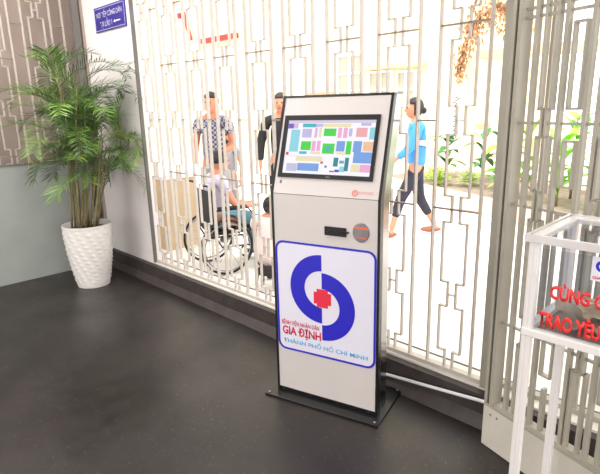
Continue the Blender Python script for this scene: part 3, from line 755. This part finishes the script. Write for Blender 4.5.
# wheelchair; local -y forward
wc = thing('wheelchair', 'black wheelchair just outside the grille with large spoked wheels', 'wheelchair', (WX, WY, GZ), WR); wc.scale = (.86,) * 3
TW = Matrix.Rotation(PI / 2, 4, 'Y')
for s in (-1, 1):
    m_ = MB(); N = 40
    ring = [(s * .28, .10 + .29 * math.cos(2 * PI * i / N), .305 + .29 * math.sin(2 * PI * i / N)) for i in range(N + 1)]
    m_.tube(ring, .014, 8, cap=False); wh = m_.build('tyre', M['rubber'], wc, smooth=True)
    m_ = MB()
    for i in range(12):
        a = 2 * PI * i / 12; m_.tube([(s * .28, .10, .305), (s * .28, .10 + .28 * math.cos(a), .305 + .28 * math.sin(a))], .0022, 5)
    m_.tube([(s * .25, .10, .305), (s * .30, .10, .305)], .02, 10); m_.build('spokes', M['steel'], wh)
    m_ = MB(); ring = [(s * .305, .10 + .255 * math.cos(2 * PI * i / N), .305 + .255 * math.sin(2 * PI * i / N)) for i in range(N + 1)]
    m_.tube(ring, .007, 6, cap=False); m_.build('hand_rim', M['steel'], wh, smooth=True)
    m_ = MB(); ring = [(s * .22, -.34 + .075 * math.cos(2 * PI * i / 20), .085 + .072 * math.sin(2 * PI * i / 20)) for i in range(21)]
    m_.tube(ring, .012, 8, cap=False); m_.lathe([(.03, -.01), (.03, .01)], 12, T=Matrix.Translation((s * .22, -.34, .085)) @ TW); m_.build('caster', M['rubber'], wc, smooth=True)
    m_ = MB(); m_.tube([(s * .235, .30, .98), (s * .235, .24, .96), (s * .235, .22, .90), (s * .235, .22, .45), (s * .235, .14, .30), (s * .235, -.30, .28), (s * .235, -.34, .17)], .011, 8)
    m_.tube([(s * .235, .22, .70), (s * .235, -.18, .70), (s * .235, -.24, .62), (s * .235, -.26, .30)], .011, 8); m_.tube([(s * .235, .22, .46), (s * .235, -.34, .46), (s * .2, -.44, .16)], .011, 8)
    m_.build('side_frame', M['rubber'], wc, smooth=True)
    m_ = MB(); m_.box(s * .235 - .025, -.16, .71, s * .235 + .025, .16, .735); m_.build('armrest', M['rubber'], wc, bevel=.006)
    m_ = MB(); m_.box(s * .13 - .07, -.52, .085, s * .13 + .07, -.38, .10); m_.build('footplate', M['rubber'], wc)
m_ = MB(); m_.box(-.225, -.30, .43, .225, .20, .455); m_.build('seat', M['blackcloth'], wc, bevel=.008)
m_ = MB(); m_.box(-.225, .215, .47, .225, .235, .90); m_.build('backrest', M['blackcloth'], wc, bevel=.006)
person('person in lavender shirt and teal trousers seated in the wheelchair', (WX, WY, GZ), WR, dict(SIT), M['lavender'], M['teal'], .84, 'short', M['rubber'])
# person in pale pink on a low stool
BX, BY, BR = -3.13, 2.72, math.radians(-150)
st = thing('stool', 'low black stool under the person in pale pink outside the grille', 'stool', (BX, BY, GZ), BR)
st.scale = (.72, .72, .68)
m_ = MB(); m_.lathe([(.15, .22), (.16, .235), (.16, .25), (.15, .26)], 24, (0, .05, 0)); m_.build('seat', M['rubber'], st, smooth=False)
for x in (-.1, .1):
    for y in (-.05, .15): m_ = MB(); m_.tube([(x * 1.25, .05 + (y - .05) * 1.25, 0), (x, y, .225)], .014, 8); m_.build('leg', M['rubber'], st)
low = dict(pelvis=(0, .10, .42), waist=(0, .11, .55), chest=(0, .04, .76), neckb=(0, -.03, .91), head=(0, -.10, 1.05), shL=(.18, 0, .89), elL=(.25, -.14, .68), wrL=(.14, -.36, .62), shR=(-.18, 0, .89), elR=(-.25, -.14, .68), wrR=(-.14, -.36, .62),
           hipL=(.09, .06, .41), knL=(.13, -.30, .50), anL=(.12, -.32, .09), hipR=(-.09, .06, .41), knR=(-.13, -.30, .50), anR=(-.12, -.32, .09))
person('small crouched person in pale pink clothes on a low stool beside the kiosk edge', (BX, BY, GZ), BR, low, M['palepink'], M['palepink'], .66, 'short', M['rubber'], 'tied')

# ------------------------------------------------------------------ planting outside
def leafblade(mb, p, d, L, w, droop, n=6):
    p = Vector(p); A_, B_ = [], []; d = Vector(d).normalized(); side = d.cross(Vector((0, 0, 1)))
    side = side.normalized() if side.length > .05 else Vector((1, 0, 0))
    for i in range(n + 1):
        t = i / n; ww = w * math.sin(PI * min(1, .12 + .88 * t)) ** .8 if t < 1 else .001
        q = p + d * L * t + Vector((0, 0, -droop * L * t * t)); A_.append(q - side * ww / 2); B_.append(q + side * ww / 2 + Vector((0, 0, .1 * ww)))
    mb.quadstrip(A_, B_)
bed = thing('planter_bed', 'raised garden bed with pinkish kerb across the bright yard', 'planter', (0, 0, 0))
ka, kb = Vector((-6.0, 7.76, 0)), Vector((1.6, 4.69, 0))
dk = (kb - ka).normalized(); nk = Vector((-dk.y, dk.x, 0))
TB = Matrix((dk, nk, Vector((0, 0, 1)))).transposed().to_4x4(); TB.translation = ka + Vector((0, 0, GZ))
Lk = (kb - ka).length
m_ = MB(); m_.box(0, 0, 0, Lk, .14, .22, T=TB); m_.box(0, 1.7, 0, Lk, 1.84, .22, T=TB); m_.build('kerb', M['kerb'], bed)
m_ = MB(); m_.box(0, .14, 0, Lk, 1.7, .17, T=TB); m_.build('soil', M['earth'], bed)
def bedpt(s, t): return TB @ Vector((s, t, .17))
rp = random.Random(5)
def broad(loc, n, L, w, h, mts, label, name='broadleaf_plant', grp=None, flower=False):
    R = thing(name, label, 'plant', loc, rp.uniform(0, 6), grp)
    m_ = MB(); m_.tube([(0, 0, 0), (0.01, 0, h * .5), (0, .01, h)], [.02, .015, .01], 8); m_.build('stem', M['cane'], R, smooth=True)
    m_ = MB()
    for i in range(n):
        a = i * 2.4; e = rp.uniform(.2, 1.2); z = h * rp.uniform(.15, 1)
        leafblade(m_, (0, 0, z), (math.cos(a) * math.cos(e), math.sin(a) * math.cos(e), math.sin(e)), L * rp.uniform(.7, 1.15), w, rp.uniform(.25, .8))
    o = m_.build('leaves', mts, R); s = o.modifiers.new('t', 'SOLIDIFY'); s.thickness = .003
    if flower:
        m_ = MB(); m_.ball((.04, 0, h + .05), .05, .05, .06, 10, 8); m_.build('flower', M['flower'], R, smooth=True)
def s_at(x):  # parameter along the kerb for a world x
    return (x * 1.07 + 6.0) / dk.x
bushes = [(-4.25, .45, 'leafy'), (-3.95, .8, 'leafy'), (-4.6, .7, 'leafy')]
for i, (x, t, mm) in enumerate(bushes):
    R = thing('low_shrub', ['small lime green shrub at the bed edge seen just right of the blue-topped walker', 'lime green shrub, rightmost of the low mounds in the bed', 'lime green shrub, leftmost of the low mounds in the bed'][i], 'shrub', bedpt(s_at(x), t))
    m_ = MB()
    for k in range(260):
        a, e = rp.uniform(0, 2 * PI), rp.uniform(0, PI / 2); r = .24 * rp.uniform(.3, 1)
        p = (r * math.cos(a) * math.cos(e), r * math.sin(a) * math.cos(e), .02 + r * 1.1 * math.sin(e)); leafblade(m_, p, (math.cos(a), math.sin(a), rp.uniform(.1, 1)), .07, .035, .2, 3)
    m_.build('leaves', M[mm], R)
    m_ = MB(); m_.tube([(0, 0, 0), (0, 0, .2)], .012, 6); m_.build('stem', M['cane'], R)
spots = [(-4.9, 1.2, .75, 'leafd', 'deep green broad-leaved plant, leftmost tall plant in the bed'), (-4.2, 1.3, .8, 'leafd', 'deep green broad-leaved plant between the cream grille bars left of the post'),
         (-3.5, .9, .7, 'leafb', 'bright broad-leaved plant in the bed just left of the gate post'), (-3.1, .6, .55, 'leafd', 'dark leafy plant with an orange bloom beside the gate post')]
for i, (x, t, h, mm, lb) in enumerate(spots): broad(bedpt(s_at(x), t), 16, .42, .13, h, M[mm], lb, flower=(i == 3))
spots = [(-2.9, .7, .9), (-2.6, 1.2, 1.1), (-2.35, .6, .8), (-2.1, 1.3, 1.1), (-1.85, .7, .9), (-1.55, 1.2, 1.0), (-1.2, .6, .8)]
for i, (x, t, h) in enumerate(spots):
    broad(bedpt(s_at(x), t), 26, .5, .11, h, M['leafb' if i % 3 else 'leafy'], 'bright green long-leaved plant behind the beige gate, ' + ['first from the left', 'second from the left', 'third from the left', 'fourth and middle one', 'with an orange bloom', 'second from the right', 'rightmost of the row'][i], 'long_leaf_plant', 'bright plants behind the gate', flower=(i in (4,)))
# tree with dry tan leaves
tr = thing('tree', 'tree with hanging tan dry foliage above the garden bed', 'tree', (-3.5, 8.15, GZ + .165))
m_ = MB(); m_.tube([(0, 0, 0), (.05, 0, 1.2), (.0, .05, 2.4), (.15, 0, 3.6), (.1, 0, 4.4)], [.10, .085, .075, .06, .04], 12); m_.build('trunk', M['bark'], tr, smooth=True)
m_ = MB(); br = [(.02, 0, 2.55), (-.25, -.1, 2.75), (-.55, -.15, 2.62), (-.75, -.15, 2.25), (-.85, -.15, 1.75)]
m_.tube(br, [.05, .045, .035, .025, .01], 8); m_.tube([(.12, 0, 3.3), (-.2, -.1, 3.2), (-.6, -.1, 3.0), (-.75, 0, 2.7)], [.04, .035, .03, .02], 8); m_.build('branch', M['bark'], tr, smooth=True)
m_ = MB()
for k in range(900):
    q = rp.random(); f = q * 3.999; j = int(f); p = Vector(br[j]).lerp(Vector(br[j + 1]), f - j); sp = .20 * (1 - q) + .07
    p += Vector((rp.gauss(0, sp * .6), rp.gauss(0, sp * .5), rp.gauss(-.02, sp * .7)))
    leafblade(m_, p, (rp.uniform(-1, 1), rp.uniform(-1, 1), rp.uniform(-1.4, .2)), .07, .035, .3, 3)
m_.build('leaves', M['dryleaf'], tr)

# ------------------------------------------------------------------ buildings far across the yard
bl = thing('building', 'bleached cream building with grey paned windows across the yard', 'building', (0, 0, GZ))
m_ = MB(); m_.box(-30, 9.3, 0, -5.75, 16, 8); m_.build('wall', M['cream'], bl)
def window(x0, x1, z0, z1, nx, nz, shutter=False):
    m_ = MB()
    m_.box(x0 - .04, 9.24, z0 - .04, x1 + .04, 9.30, z0); m_.box(x0 - .04, 9.24, z1, x1 + .04, 9.30, z1 + .04)
    for i in range(nx + 1): x = x0 + (x1 - x0) * i / nx; m_.box(x - .02, 9.24, z0, x + .02, 9.30, z1)
    for i in range(1, nz): z = z0 + (z1 - z0) * i / nz; m_.box(x0, 9.25, z - .02, x1, 9.295, z + .02)
    f = m_.build('window_frame', M['winframe'], bl)
    m_ = MB(); m_.box(x0, 9.28, z0, x1, 9.30, z1); m_.build('pane', M['winglass'], f)
window(-8.05, -7.35, 1.45, 2.55, 2, 3); window(-7.15, -6.55, 1.45, 2.15, 2, 2); window(-6.42, -5.98, 1.45, 2.12, 2, 2)
m_ = MB(); m_.box(-7.25, 9.15, 2.22, -5.7, 9.3, 2.3); m_.build('ledge', M['yellow'], bl)
m_ = MB()
for i in range(10): m_.box(-8.95 + i * .09, 9.2, 1.25, -8.91 + i * .09, 9.3, 1.75)
m_.box(-9.0, 9.18, 1.75, -8.1, 9.3, 1.80); m_.build('balustrade', M['baluster'], bl)
pipe = MB(); pipe.box(-14.35, 9.14, 4.15, -14.2, 9.24, 4.3)
pipe.tube([(-14.1, 9.2, 4.3), (-13.8, 9.2, 3.5)], .06, 8); pipe.box(-13.3, 9.14, 3.33, -11.6, 9.26, 3.46)
tag(pipe.build('wall_pipe', M['redpipe']), 'red pipe run fixed high on the cream building behind the grille', 'pipe')
cn = thing('walkway_canopy', 'thin brownish canopy beam far behind the garden bed', 'canopy', (0, 11.2, GZ))
m_ = MB(); m_.box(-5.5, -.4, 2.40, -3.0, .4, 2.56); m_.build('roof', M['roofbrown'], cn)
for x in (-5.4, -3.1): bx(x - .05, -.05, 0, x + .05, .05, 2.4).build('post', M['winframe'], cn)
sn = thing('standing_sign', 'narrow white banner with black brush marks standing in the garden bed', 'banner', (-4.95, 9.1, GZ))
bx(-.12, -.01, .75, .1, .01, 1.7).build('sheet', M['winframe'], sn)
m_ = MB(); rs = random.Random(2)
for i in range(9):
    z = 1.6 - i * .088; m_.tube([(-.06 + rs.uniform(-.03, .03), -.014, z), (.03 + rs.uniform(-.02, .04), -.014, z - .03), (-.03, -.014, z - .065)], .009, 5)
m_.build('brush_marks', M['blackwrite'], sn)
bx(-.015, .01, 0, .015, .03, 1.6).build('pole', M['winframe'], sn)
lw = thing('garden_wall', 'low tan block wall in the yard at the left end of the grille', 'low wall', (-5.25, 3.05, GZ))
bx(-.42, -.3, 0, .42, .1, .78).build('blockwork', M['tanwall'], lw); bx(-.44, -.32, .78, .44, .12, .82).build('coping', M['concrete'], lw)
os_ = thing('direction_board', 'small peach coloured board on a post beyond the bed', 'board', (-4.45, 9.1, GZ))
bx(-.1, -.01, 1.02, .17, .01, 1.12).build('plate', M['orangesign'], os_); bx(.02, .01, 0, .05, .03, 1.1).build('post', M['winframe'], os_)
pl = thing('pillar', 'pale pinkish pillar outside behind the right end of the gate', 'pillar', (-.30, 2.78, GZ))
bx(-.33, 0, 0, .5, .4, 3.2).build('shaft', mat('pinkish_plaster', (232, 216, 210), .8), pl)
bx(-.36, -.03, 0, .53, .43, .12).build('plinth', M['concrete'], pl)
